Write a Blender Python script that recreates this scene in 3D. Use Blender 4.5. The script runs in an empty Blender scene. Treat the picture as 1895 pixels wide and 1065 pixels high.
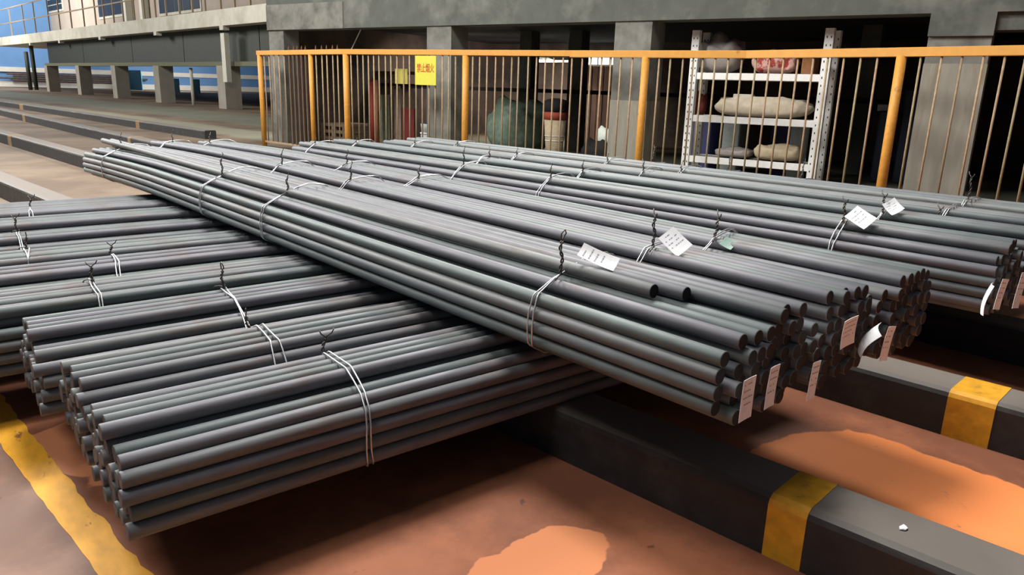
import bpy, bmesh, math, random
from mathutils import Vector, Matrix
random.seed(7)
S = bpy.context.scene
COL = S.collection

# ------------------------------------------------------------------ camera
F, CX, CY, H = 1370.0, 947.5, 532.5, 1.5
R = Matrix(((0.7790688619390608, -0.1406302811344295, 0.6109622184595469),
            (-0.626224141463268, -0.22105935614663152, 0.7476470328361036),
            (0.029917102225476923, -0.9650678137250621, -0.26028653808132146)))
EYE = Vector((0, 0, H))
cd = bpy.data.cameras.new('camera'); cam = bpy.data.objects.new('camera', cd); COL.objects.link(cam)
cd.sensor_width = 36; cd.lens = F / 1895 * 36; cd.clip_end = 400; cd.clip_start = 0.05
xa, ya, za = R @ Vector((1, 0, 0)), R @ Vector((0, -1, 0)), R @ Vector((0, 0, -1))
M4 = Matrix((xa, ya, za)).transposed().to_4x4(); M4.translation = EYE
cam.matrix_world = M4
S.camera = cam

# ------------------------------------------------------------------ world, lamps, exposure
w = bpy.data.worlds.new('hall_air'); S.world = w; w.use_nodes = True
w.node_tree.nodes['Background'].inputs[0].default_value = (0.78, 0.87, 1.0, 1)
w.node_tree.nodes['Background'].inputs[1].default_value = 0.11
def area(name, loc, target, size, power, col=(1, .97, .92)):
    l = bpy.data.lights.new(name, 'AREA'); l.shape = 'SQUARE'; l.size = size; l.energy = power; l.color = col
    o = bpy.data.objects.new(name, l); COL.objects.link(o); o.location = loc
    o.rotation_euler = (Vector(target) - Vector(loc)).to_track_quat('-Z', 'Y').to_euler()
    return o
area('high_bay_lamp', (2.7, 5.4, 10), (2.2, 3.5, 0), 2.8, 1350)
area('high_bay_lamp', (11.5, 15, 11.5), (3, 4, .5), 2.5, 2100)
area('high_bay_lamp', (-1.5, 14, 8.5), (9, 10, 1.5), 3, 1900)
area('high_bay_lamp', (-4, 3.2, 10), (0, 3, 0), 3, 420)
area('high_bay_lamp', (-3, 34, 12), (5, 32, 0), 5, 3300)
area('high_bay_lamp', (-12, 74, 15), (13, 55, 3), 9, 9500)
area('high_bay_lamp', (4, 84, 15), (8, 100, 5), 9, 6500)
area('far_fill_light', (25, 88, 3.8), (25, 100, 2), 3, 1300)  # added lamp under the far deck, only to brighten the back wall
S.view_settings.view_transform = 'Standard'; S.view_settings.look = 'None'
S.view_settings.gamma = 1; S.view_settings.use_curve_mapping = False
S.view_settings.exposure = 0.0

# ------------------------------------------------------------------ survey helpers (sight lines meeting real planes)
def ray(px, py): return (R @ Vector(((px - CX) / F, (py - CY) / F, 1))).normalized()
def ground(px, py, z=0.0):
    r = ray(px, py); return EYE + r * ((z - H) / r.z)
def on_plane(px, py, p0, n):
    r = ray(px, py); return EYE + r * ((Vector(p0) - EYE).dot(n) / r.dot(n))

# ------------------------------------------------------------------ materials
def lin(c):
    return tuple((v / 255 / 12.92 if v / 255 <= .04045 else ((v / 255 + .055) / 1.055) ** 2.4) for v in c) + (1,)
MATS = {}
def mat(name, col, rough=.7, metal=0, var=.0, scale=6, col2=None, bump=0, objvar=0, spec=.5, emit=None, estr=1, stretch=None, thr=None, coord='Object'):
    """plain procedural surface: base colour broken by noise; col2 = second colour mixed by noise threshold"""
    if name in MATS: return MATS[name]
    m = bpy.data.materials.new(name); m.use_nodes = True; nt = m.node_tree; N = nt.nodes; L = nt.links
    b = N['Principled BSDF']; b.inputs['Roughness'].default_value = rough; b.inputs['Metallic'].default_value = metal
    b.inputs['Specular IOR Level'].default_value = spec
    base = N.new('ShaderNodeRGB'); base.outputs[0].default_value = lin(col); out = base.outputs[0]
    tc = N.new('ShaderNodeTexCoord'); src = tc.outputs[coord]
    if stretch:
        mp = N.new('ShaderNodeMapping'); mp.inputs['Scale'].default_value = stretch; L.new(src, mp.inputs[0]); src = mp.outputs[0]
    if col2:
        n = N.new('ShaderNodeTexNoise'); n.inputs['Scale'].default_value = scale; n.inputs['Detail'].default_value = 6; n.inputs['Roughness'].default_value = .65; L.new(src, n.inputs[0])
        r = N.new('ShaderNodeValToRGB'); lo, hi = thr or (.45, .62)
        r.color_ramp.elements[0].position = lo; r.color_ramp.elements[1].position = hi; L.new(n.outputs[0], r.inputs[0])
        mx = N.new('ShaderNodeMixRGB'); mx.inputs[2].default_value = lin(col2); L.new(r.outputs[0], mx.inputs[0]); L.new(out, mx.inputs[1]); out = mx.outputs[0]
    if var:
        n = N.new('ShaderNodeTexNoise'); n.inputs['Scale'].default_value = scale * 3.3; n.inputs['Detail'].default_value = 8; L.new(src, n.inputs[0])
        mr = N.new('ShaderNodeMapRange'); mr.inputs[1].default_value = .3; mr.inputs[2].default_value = .7; mr.inputs[3].default_value = 1 - var; mr.inputs[4].default_value = 1 + var; L.new(n.outputs[0], mr.inputs[0])
        mu = N.new('ShaderNodeVectorMath'); mu.operation = 'SCALE'; L.new(out, mu.inputs[0]); L.new(mr.outputs[0], mu.inputs['Scale']); out = mu.outputs[0]
        if bump:
            bp = N.new('ShaderNodeBump'); bp.inputs['Strength'].default_value = bump; bp.inputs['Distance'].default_value = .01; L.new(n.outputs[0], bp.inputs['Height']); L.new(bp.outputs[0], b.inputs['Normal'])
    if objvar:
        oi = N.new('ShaderNodeObjectInfo')
        r = N.new('ShaderNodeValToRGB'); e = r.color_ramp.elements; o = objvar
        e[0].color = (1 - .5 * o, 1 - .5 * o, 1 - .45 * o, 1); e[1].color = (1 + .25 * o, 1 + .2 * o, 1 + .12 * o, 1)
        k = e.new(.3); k.color = (1 - .1 * o, 1 + .12 * o, 1 + .03 * o, 1)
        k = e.new(.6); k.color = (1 + .1 * o, 1 - .06 * o, 1 + .12 * o, 1)
        L.new(oi.outputs['Random'], r.inputs[0])
        mu = N.new('ShaderNodeVectorMath'); mu.operation = 'MULTIPLY'; L.new(out, mu.inputs[0]); L.new(r.outputs[0], mu.inputs[1]); out = mu.outputs[0]
    L.new(out, b.inputs['Base Color'])
    if emit:
        b.inputs['Emission Color'].default_value = lin(emit); b.inputs['Emission Strength'].default_value = estr
    MATS[name] = m; return m

STEEL = mat('rolled_steel', (99, 103, 105), .6, .15, var=.16, scale=4, col2=(92, 80, 74), thr=(.58, .75), objvar=.6, stretch=(.6, 4, 4))
STEEL_END = mat('sawn_bar_end', (30, 28, 28), .8, .2, var=.35, scale=20, objvar=.7)
STEEL_END_RUST = mat('rusty_bar_end', (92, 76, 66), .8, .1, var=.35, scale=20, objvar=.8)
WIRE = mat('tie_wire', (205, 205, 208), .35, .7, var=.15, scale=30)
WIRE_DARK = mat('twisted_wire', (86, 80, 78), .45, .7, var=.3, scale=40)
PAPER = mat('tag_paper', (248, 248, 250), .85, var=.05, scale=14)
INK = mat('tag_ink', (160, 160, 174), .9)
CONC = mat('grey_concrete', (124, 123, 116), .92, var=.14, scale=1.6, col2=(88, 88, 84), thr=(.42, .66), bump=.35)
CONC_D = mat('dark_patched_concrete', (84, 87, 82), .93, var=.13, scale=1.1, col2=(112, 112, 106), thr=(.52, .7), bump=.3)
CONC_L = mat('pale_concrete', (204, 200, 186), .9, var=.08, scale=.5, col2=(178, 172, 154), thr=(.48, .7))
KERBM = mat('kerb_black_paint', (40, 38, 38), .62, var=.3, scale=3.5, col2=(62, 58, 55), thr=(.55, .75), bump=.3)
def dust_top(m, col, amt):
    nt = m.node_tree; N = nt.nodes; L = nt.links; b = N['Principled BSDF']; src = b.inputs['Base Color'].links[0].from_socket
    g = N.new('ShaderNodeNewGeometry'); sp = N.new('ShaderNodeSeparateXYZ'); L.new(g.outputs['True Normal'], sp.inputs[0])
    r = N.new('ShaderNodeMapRange'); L.new(sp.outputs[2], r.inputs[0]); r.inputs[1].default_value = .75; r.inputs[2].default_value = .98; r.inputs[4].default_value = amt
    mx = N.new('ShaderNodeMixRGB'); L.new(r.outputs[0], mx.inputs[0]); L.new(src, mx.inputs[1]); mx.inputs[2].default_value = lin(col); L.new(mx.outputs[0], b.inputs['Base Color'])
dust_top(KERBM, (130, 121, 113), .75)
DARKBAY = mat('darkened_bay_interior', (20, 20, 24), .95, var=.1, scale=1)  # near-black colour puts the shade of the bay ceiling into the surface
KYEL = mat('kerb_yellow_paint', (212, 152, 32), .6, var=.16, scale=6, col2=(120, 88, 34), thr=(.6, .72), bump=.2)
RAILY = mat('rail_yellow_paint', (206, 148, 66), .5, var=.06, scale=3, col2=(150, 92, 40), thr=(.66, .74))
PICK = mat('rusty_picket', (158, 136, 106), .75, var=.2, scale=5, objvar=.5)
POSTY = mat('post_yellow_paint', (208, 146, 58), .55, var=.1, scale=6, col2=(128, 84, 44), thr=(.62, .72))
DARKSTEEL = mat('dark_girder', (46, 50, 42), .7, var=.15, scale=1)

# ------------------------------------------------------------------ mesh helpers
def link(name, bm, m, parent=None, smooth=False, loc=None):
    me = bpy.data.meshes.new(name); bmesh.ops.recalc_face_normals(bm, faces=bm.faces); bm.to_mesh(me); bm.free()
    for x in (m if isinstance(m, (list, tuple)) else [m]): me.materials.append(x)
    if smooth:
        for p in me.polygons: p.use_smooth = True
    o = bpy.data.objects.new(name, me); COL.objects.link(o)
    if parent is not None: o.parent = parent
    if loc is not None: o.location = loc
    return o
def share(name, me, parent=None, loc=(0, 0, 0), rot=None):
    o = bpy.data.objects.new(name, me); COL.objects.link(o); o.parent = parent; o.location = loc
    if rot is not None: o.rotation_euler = rot
    return o
def empty(name, loc=(0, 0, 0), rz=0, label=None, cat=None, group=None, kind=None):
    o = bpy.data.objects.new(name, None); COL.objects.link(o); o.location = loc; o.rotation_euler = (0, 0, rz); o.empty_display_size = .1
    return tag(o, label, cat, group, kind)
def tag(o, label=None, cat=None, group=None, kind=None):
    if label: o['label'] = label
    if cat: o['category'] = cat
    if group: o['group'] = group
    if kind: o['kind'] = kind
    return o
def box(bm, x0, x1, y0, y1, z0, z1, mtx=None, bev=0, mi=0):
    vs = [bm.verts.new((x, y, z)) for x in (x0, x1) for y in (y0, y1) for z in (z0, z1)]
    if mtx is not None:
        for v in vs: v.co = mtx @ v.co
    fs = [bm.faces.new([vs[i] for i in q]) for q in ((0, 1, 3, 2), (4, 6, 7, 5), (0, 4, 5, 1), (2, 3, 7, 6), (0, 2, 6, 4), (1, 5, 7, 3))]
    for f in fs: f.material_index = mi
    if bev:
        es = list({e for f in fs for e in f.edges})
        r = bmesh.ops.bevel(bm, geom=es, offset=bev, segments=1, affect='EDGES')
        for f in r['faces']: f.material_index = mi
def tube(bm, pts, rad, seg=6, closed=False, caps=True, mi=0):
    pts = [Vector(p) for p in pts]; n = len(pts); rings = []
    up = Vector((0, 0, 1)); prev = None
    for i, p in enumerate(pts):
        if closed: t = pts[(i + 1) % n] - pts[i - 1]
        else: t = pts[min(i + 1, n - 1)] - pts[max(i - 1, 0)]
        t.normalize()
        if prev is None:
            a = t.cross(up)
            if a.length < .1: a = t.cross(Vector((1, 0, 0)))
        else:
            a = prev - t * prev.dot(t)
        a.normalize(); prev = a; b = t.cross(a)
        r = rad[i] if isinstance(rad, (list, tuple)) else rad
        rings.append([bm.verts.new(p + (a * math.cos(2 * math.pi * k / seg) + b * math.sin(2 * math.pi * k / seg)) * r) for k in range(seg)])
    m = n if closed else n - 1
    for i in range(m):
        A, B = rings[i], rings[(i + 1) % n]
        for k in range(seg):
            f = bm.faces.new((A[k], A[(k + 1) % seg], B[(k + 1) % seg], B[k])); f.smooth = True; f.material_index = mi
    if caps and not closed:
        bm.faces.new(rings[0]).material_index = mi; bm.faces.new(rings[-1][::-1]).material_index = mi

# ------------------------------------------------------------------ floor
def floor_material():
    m = bpy.data.materials.new('painted_workshop_floor'); m.use_nodes = True; nt = m.node_tree; N = nt.nodes; L = nt.links
    b = N['Principled BSDF']; b.inputs['Specular IOR Level'].default_value = .35
    geo = N.new('ShaderNodeNewGeometry'); sep = N.new('ShaderNodeSeparateXYZ'); L.new(geo.outputs['Position'], sep.inputs[0])
    def math_(op, a, c=None, d=None):
        n = N.new('ShaderNodeMath'); n.operation = op
        for i, v in enumerate((a, c, d)):
            if v is None: continue
            if isinstance(v, (int, float)): n.inputs[i].default_value = v
            else: L.new(v, n.inputs[i])
        return n.outputs[0]
    def noise(scale, detail=5, rough=.6, off=0):
        mp = N.new('ShaderNodeMapping'); mp.inputs['Location'].default_value = (off, off * .7, 0); L.new(geo.outputs['Position'], mp.inputs[0])
        n = N.new('ShaderNodeTexNoise'); n.inputs['Scale'].default_value = scale; n.inputs['Detail'].default_value = detail; n.inputs['Roughness'].default_value = rough
        L.new(mp.outputs[0], n.inputs[0]); return n.outputs[0]
    def ramp(v, lo, hi):
        n = N.new('ShaderNodeMapRange'); n.interpolation_type = 'SMOOTHSTEP'; L.new(v, n.inputs[0]); n.inputs[1].default_value = lo; n.inputs[2].default_value = hi; return n.outputs[0]
    def mix(f, a, c):
        n = N.new('ShaderNodeMixRGB'); L.new(f, n.inputs[0])
        for i, v in ((1, a), (2, c)):
            if isinstance(v, tuple): n.inputs[i].default_value = v
            else: L.new(v, n.inputs[i])
        return n.outputs[0]
    x, y = sep.outputs[0], sep.outputs[1]
    s = math_('ADD', x, math_('MULTIPLY', y, .126))                      # distance across the kerb lines
    sn = math_('ADD', s, math_('MULTIPLY', math_('SUBTRACT', noise(9, 6), .5), .03))
    col = mix(ramp(noise(1.3, 6, .65), .4, .62), lin((130, 80, 58)), lin((164, 102, 72)))      # worn red-orange paint
    # crisp brighter patches of fresh paint
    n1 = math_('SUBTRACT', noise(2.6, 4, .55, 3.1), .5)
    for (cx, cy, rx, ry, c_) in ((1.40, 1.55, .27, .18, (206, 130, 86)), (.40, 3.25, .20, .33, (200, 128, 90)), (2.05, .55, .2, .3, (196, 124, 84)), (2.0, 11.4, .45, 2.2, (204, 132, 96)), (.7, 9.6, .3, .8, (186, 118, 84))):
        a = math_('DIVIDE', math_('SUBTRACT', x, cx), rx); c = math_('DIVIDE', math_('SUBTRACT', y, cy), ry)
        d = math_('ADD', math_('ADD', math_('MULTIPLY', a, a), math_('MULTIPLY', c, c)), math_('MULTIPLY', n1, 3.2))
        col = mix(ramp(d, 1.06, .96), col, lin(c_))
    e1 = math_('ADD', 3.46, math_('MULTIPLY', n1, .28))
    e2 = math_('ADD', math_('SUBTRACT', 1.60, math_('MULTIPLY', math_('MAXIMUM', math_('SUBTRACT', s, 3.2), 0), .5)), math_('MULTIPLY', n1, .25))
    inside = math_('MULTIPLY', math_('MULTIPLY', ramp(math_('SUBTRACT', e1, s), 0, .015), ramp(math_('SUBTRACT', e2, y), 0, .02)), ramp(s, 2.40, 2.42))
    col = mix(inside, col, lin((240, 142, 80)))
    # grime and scuffs
    col = mix(ramp(noise(2.2, 8, .7, 14.), .6, .68), col, lin((120, 88, 74)))
    col = mix(math_('MULTIPLY', ramp(noise(7, 4, .55, 5.), .69, .73), .75), col, lin((80, 54, 44)))
    # grey walkway beyond the yellow line
    grey = mix(ramp(noise(2.0, 7, .65, 2.), .4, .65), lin((120, 92, 80)), lin((142, 110, 94)))
    grey = mix(ramp(noise(7, 4, .55, 8.), .67, .72), grey, lin((72, 58, 52)))
    col = mix(ramp(sn, .575, .570), col, grey)
    # hall floor beyond the racks: brown dust with pale green-grey worn lanes
    far = mix(ramp(noise(.5, 6, .6, 7.), .38, .64), lin((98, 82, 68)), lin((124, 108, 90)))
    lane = math_('ADD', s, math_('MULTIPLY', math_('SUBTRACT', noise(.3, 4), .5), 1.4))
    l1 = math_('MULTIPLY', ramp(lane, 9.3, 9.9), ramp(lane, 11.6, 11.0))
    far = mix(math_('MULTIPLY', l1, .75), far, lin((148, 148, 128)))
    l2 = math_('MULTIPLY', ramp(lane, 12.2, 12.9), ramp(lane, 16.8, 15.8))
    far = mix(math_('MULTIPLY', l2, .6), far, lin((112, 122, 106)))
    col = mix(ramp(math_('ADD', y, math_('MULTIPLY', s, .6)), 8.5, 12.5), col, far)
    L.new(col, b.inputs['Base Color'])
    rr = N.new('ShaderNodeMapRange'); L.new(noise(3, 5), rr.inputs[0]); rr.inputs[3].default_value = .5; rr.inputs[4].default_value = .8; L.new(rr.outputs[0], b.inputs['Roughness'])
    bp = N.new('ShaderNodeBump'); bp.inputs['Strength'].default_value = .15; bp.inputs['Distance'].default_value = .01; L.new(noise(14, 8), bp.inputs['Height']); L.new(bp.outputs[0], b.inputs['Normal'])
    return m
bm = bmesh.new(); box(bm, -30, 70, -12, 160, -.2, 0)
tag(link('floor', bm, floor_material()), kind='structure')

# yellow walkway line painted along the storage area
bm = bmesh.new(); rnd = random.Random(3)
ys = [0.2 + i * .06 for i in range(230)]; L_, R_ = [], []
for y in ys:
    L_.append(bm.verts.new((.572 - .126 * y + rnd.uniform(-.004, .004), y, .0015)))
    R_.append(bm.verts.new((.572 - .126 * y + .125 + .012 * math.sin(y * 1.7) + rnd.uniform(-.008, .008), y, .0015)))
for i in range(len(ys) - 1): bm.faces.new((L_[i], R_[i], R_[i + 1], L_[i + 1]))
FLY = mat('line_yellow_paint', (236, 168, 40), .6, var=.1, scale=4, col2=(140, 92, 52), thr=(.62, .67), stretch=(3, 1, 1))
tag(link('floor_marking', bm, FLY), 'yellow painted line along the floor left of the cantilevered bar ends', 'floor marking')

# ------------------------------------------------------------------ kerbs
def kerb(name, x_at0, slope, width, y0, y1, stripes, label, hgt=.22, worn=()):
    ang = math.atan(slope); root = empty(name, (x_at0 + slope * y0, y0, 0), 0, label, 'kerb', 'long black kerbs carrying the bar bundles')
    ln = (y1 - y0) * math.sqrt(1 + slope * slope); root.rotation_euler = (0, 0, -ang)
    prof = [(0, 0), (0, hgt - .03), (.008, hgt - .012), (.03, hgt), (width - .03, hgt), (width - .008, hgt - .012), (width, hgt - .03), (width, 0)]
    def seg(a, b, off, nm, m, parent):
        bm = bmesh.new(); n = max(1, int((b - a) / .35)); rings = []; rr = random.Random(int(a * 100))
        for i in range(n + 1):
            y = a + (b - a) * i / n
            rings.append([bm.verts.new((px + (-off if px < width / 2 else off) + rr.uniform(-.0015, .0015) * (off == 0), y, pz + (off if pz > .05 else 0))) for px, pz in prof])
        for i in range(n):
            for k in range(len(prof) - 1): bm.faces.new((rings[i][k], rings[i][k + 1], rings[i + 1][k + 1], rings[i + 1][k]))
        bm.faces.new(rings[0]); bm.faces.new(rings[-1][::-1])
        return link(nm, bm, m, parent)
    seg(0, ln, 0, 'body', KERBM, root)
    for a, b in stripes: seg((a - y0), (b - y0), .002, 'painted_stripe', KYEL, root)['label'] = 'yellow painted stripe'
    for a, b in worn: seg((a - y0), (b - y0), .002, 'painted_stripe', WORNS, root)['label'] = 'worn pale stripe'
    return root
WORNS = mat('worn_stripe_paint', (150, 118, 84), .8, var=.2, scale=5)
kerb('kerb', 2.21, -.1258, .27, -1.2, 13.5, [(1.035, 1.165), (-.8, -.6)], 'nearest black kerb crossing the bottom right, yellow stripe and white scrap on it')
kerb('kerb', 3.69, -.1032, .29, -1.2, 24, [(1.0, 1.19)], 'second black kerb, yellow stripe right of the hanging end tags', worn=[(19.0, 19.3)])
kerb('kerb', 5.04, -.0692, .3, -1, 38, [(.6, .8)], 'third black kerb, running out past the far ends of the long bundles', worn=[(17.9, 18.1), (28.5, 28.9)])
kerb('kerb', 8.088, -.1058, .3, 19.9, 46, [], 'farthest short black kerb ending beside the yellow gate', worn=[(24.5, 24.8), (38, 38.6)])

# white scrap on the near kerb
bm = bmesh.new(); p = ground(1672, 978, .223); n = 9
vs = [bm.verts.new((p.x + .017 * math.cos(t) * (1 + .2 * math.sin(3 * t)), p.y + .011 * math.sin(t), .2215 + (.004 if k % 2 else .001))) for k, t in enumerate([2 * math.pi * i / n for i in range(n)])]
f = bm.faces.new(vs); bmesh.ops.extrude_face_region(bm, geom=[f])
for v in bm.verts[-n:]: v.co.z += .002
tag(link('paper_scrap', bm, PAPER), 'small white paper scrap lying on the nearest kerb', 'scrap')
bm = bmesh.new(); p = ground(1440, 960 - 2, .2)
# ------------------------------------------------------------------ steel bar bundles
D = .053
SAGS = {'flat': lambda t: 0.0,
        'tip': lambda t: -.05 * max(0, (t - .7) / .3) ** 1.5 - .002 * math.sin(t * 7),
        'wave': lambda t: .002 * math.sin(t * 9)}
BARM = {}
def bar_mesh(length, sag, endm, ragged=0):
    key = (round(length, 2), sag, endm.name)
    if key in BARM: return BARM[key]
    bm = bmesh.new(); seg = 18; f = SAGS[sag]; r = D / 2 * .985
    st = [0, .003] + [length * i / 14 for i in range(1, 14)] + [length - .003, length]
    rings = []
    for i, x in enumerate(st):
        rr = r * (.93 if i in (0, len(st) - 1) else 1)
        rings.append([bm.verts.new((x, rr * math.cos(2 * math.pi * k / seg), f(x / length) + rr * math.sin(2 * math.pi * k / seg))) for k in range(seg)])
    for i in range(len(st) - 1):
        for k in range(seg):
            fc = bm.faces.new((rings[i][k], rings[i][(k + 1) % seg], rings[i + 1][(k + 1) % seg], rings[i + 1][k])); fc.smooth = True
    a = bm.faces.new(rings[0]); b = bm.faces.new(rings[-1][::-1]); a.material_index = b.material_index = 1
    me = bpy.data.meshes.new('bar'); bmesh.ops.recalc_face_normals(bm, faces=bm.faces); bm.to_mesh(me); bm.free()
    me.materials.append(STEEL); me.materials.append(endm)
    BARM[key] = me; return me
def rest(t, placed):
    """height of a bar centre lying at t on the bars already placed"""
    return max([D / 2] + [z + math.sqrt(max(0, D * D - (t - u) ** 2)) for u, z, _ in placed if abs(t - u) < D])
def pack(rows, rnd):
    """rows of bars from the bottom up: nested hexagonally below, lying loosely in the top two rows"""
    out = []; z = D / 2; prev = None
    for i, n in enumerate(rows):
        if isinstance(n, list):
            low = list(out)
            for t in n: out.append((t, rest(t, low), i))
            continue
        if isinstance(n, tuple): n, shift = n
        else: shift = 0
        w0 = -(n - 1) / 2 * D + shift
        if prev is not None: w0 = prev + D / 2 + round((w0 - prev - D / 2) / D) * D
        prev = w0
        if i >= len(rows) - 2:                                        # loose rows
            low = [o for o in out if o[2] < i]; t = w0 + rnd.uniform(-.3, .3) * D; end = w0 + (n - 1) * D + .01
            while t <= end:
                out.append((t, rest(t, low), i)); t += D * (1.0 + (rnd.random() ** 2) * .55)
        else:
            for k in range(n): out.append((w0 + k * D, z, i))
        z += D * .868
    # settle: lift any bar that still touches another
    res = []
    for t, z, i in out:
        for u, v, k in res:
            d = math.hypot(t - u, z - v)
            if d < D * .985 and i > k: z = v + math.sqrt(max(0, D * D - (t - u) ** 2))
        res.append((t, z, i))
    return res
def stack_side(cs, side, col):
    """bars standing one above the other along one flank (side = +1 or -1); col = (height, inset) of each"""
    e = max(side * t for t, z, i in cs if i in (1, 2, 3))
    keep = [c for c in cs if not (1 <= c[2] <= 3 and side * c[0] > e - .55 * D)]
    e -= .25 * D; new = [(side * (e - k), z, 1) for z, k in col]
    keep = [c for c in keep if all(math.hypot(c[0] - n[0], c[1] - n[1]) > .93 * D for n in new)]
    return keep + new
def hull(pts):
    pts = sorted(set(pts))
    def half(ps):
        h = []
        for p in ps:
            while len(h) > 1 and (h[-1][0] - h[-2][0]) * (p[1] - h[-2][1]) - (h[-1][1] - h[-2][1]) * (p[0] - h[-2][0]) <= 0: h.pop()
            h.append(p)
        return h[:-1]
    return half(pts) + half(pts[::-1])
def make_tie(root, cs, x, t_twist, lean=(0, 0), hgt=.085, curl=1, rnd=random, gap=.0065, tip='fork', sagf=None, length=1, loose=0.0, lean_x=0.0):
    """two strands of wire round the bundle, knotted in a standing twist"""
    dz = sagf(x / length) if sagf else 0
    P = []
    for (t, z) in cs:
        for k in range(16):
            a = 2 * math.pi * k / 16; P.append((round(t + (D / 2 + .0045) * math.cos(a), 5), round(z + (D / 2 + .0045) * math.sin(a), 5)))
    h = hull(P); bm = bmesh.new()
    for off in (-gap, gap):
        ph = rnd.uniform(0, 6)
        dens = []
        for i in range(len(h)):
            a, b = h[i], h[(i + 1) % len(h)]; d = math.hypot(b[0] - a[0], b[1] - a[1]); n = max(1, int(d / .03))
            for k in range(n): dens.append((a[0] + (b[0] - a[0]) * k / n, a[1] + (b[1] - a[1]) * k / n))
        top = max(z for _, z in dens); pts = []
        tm = sum(t for t, _ in dens) / len(dens)
        for i, (t, z) in enumerate(dens):
            bow = loose * max(0, 1 - ((t + t_twist * .6) / .16) ** 2) if z > top - .06 else 0
            sk = lean_x * (t - t_twist)
            pts.append(Vector((x + off + .007 * math.sin(ph + i * .35) + sk, t, z + bow + dz + (.002 if off > 0 else 0))))
        tube(bm, pts, .0032, 6, closed=True)
    o = link('wire_tie', bm, WIRE, root)
    zt = max(z for t, z in h if abs(t - t_twist) < .07) if any(abs(t - t_twist) < .07 for t, z in h) else top
    # top height at the twist: interpolate hull
    zt = -1
    for i in range(len(h)):
        a, b = h[i], h[(i + 1) % len(h)]
        if min(a[0], b[0]) <= t_twist <= max(a[0], b[0]) and abs(a[0] - b[0]) > 1e-6:
            zt = max(zt, a[1] + (b[1] - a[1]) * (t_twist - a[0]) / (b[0] - a[0]))
    if zt < 0: zt = top
    bm = bmesh.new(); base = Vector((x, t_twist, zt + dz)); N = 22
    L3 = Vector((lean[0], lean[1], 1)).normalized()
    ax = [base + L3 * (hgt * i / N) + Vector((.008 * math.sin(i * .35 + 1), .006 * math.sin(i * .5), 0)) * (i / N) for i in range(N + 1)]
    for s in (0, math.pi):
        tube(bm, [p + Vector((math.cos(i * .75 + s), math.sin(i * .75 + s), 0)) * .0042 for i, p in enumerate(ax)], .0035, 5)
    e = ax[-1]
    if tip == 'fork':
        for sg, k in ((1, 1), (-1, .7)):
            tube(bm, [e, e + Vector((sg * .008, -sg * .006, .012)) * k, e + Vector((sg * .02, -sg * .014, .022)) * k, e + Vector((sg * .026, -sg * .02, .04)) * k], .003, 5)
    elif tip == 'loop':
        tube(bm, [e, e + Vector((.006, -.012, .012)), e + Vector((.0, -.02, .03)), e + Vector((-.004, -.008, .044)), e + Vector((-.002, .008, .03)), e + Vector((0, .006, .006))], .003, 5)
    else:
        tube(bm, [e, e + Vector((.002, -.004, .014)), e + Vector((0, -.012, .024)), e + Vector((0, -.006, .04))], .003, 5)
    # short tail lying off the base of the knot
    tube(bm, [base + Vector((0, 0, .006)), base + Vector((-.02 * curl, .02, .012)), base + Vector((-.03 * curl, .045, .004)), base + Vector((-.034 * curl, .062, -.006))], .003, 5)
    link('twist', bm, WIRE_DARK, o)
    return o, base
def bundle(p0, p1, length, z0, rows, label, group, endm, side=1, col=((.062, .004), (.115, 0), (.168, .004), (.219, .02)), sag='wave', jit0=.03, jit1=.06, seed=1, ties=(), extra=()):
    rnd = random.Random(seed); p0 = Vector(p0); p1 = Vector(p1); d = p1 - p0; rz = math.atan2(d.y, d.x)
    root = empty('steel_bar_bundle', (p0.x, p0.y, 0), rz, label, 'bar bundle', group)
    cs = stack_side(pack(rows, rnd), side, col); me = bar_mesh(length, sag, endm); res = []
    nr = len(rows)
    for (t, z, i) in cs:
        top = i >= nr - 2
        jz = rnd.uniform(-.001, .001); jt = rnd.uniform(-.0012, .0012); yaw = rnd.uniform(-.0006, .0006)
        o = share('bar', me, root, (rnd.uniform(-jit0, jit0) , t + jt - yaw * length / 2, z0 + z + jz), (0, 0, yaw))
    for (t, z, x0, x1) in extra:
        z = rest(t, cs)
        share('bar', bar_mesh(round(x1 - x0, 1), 'wave', endm), root, (x0, t, z0 + z))
    C2 = [(t, z0 + z) for t, z, i in cs]
    bases = []
    for tk in ties:
        tk = dict(tk); x = tk.pop('x'); tt = tk.pop('t')
        o, b = make_tie(root, C2, x, tt, rnd=rnd, sagf=SAGS[sag], length=length, **tk); bases.append((o, b))
    return root, bases, cs
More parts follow.
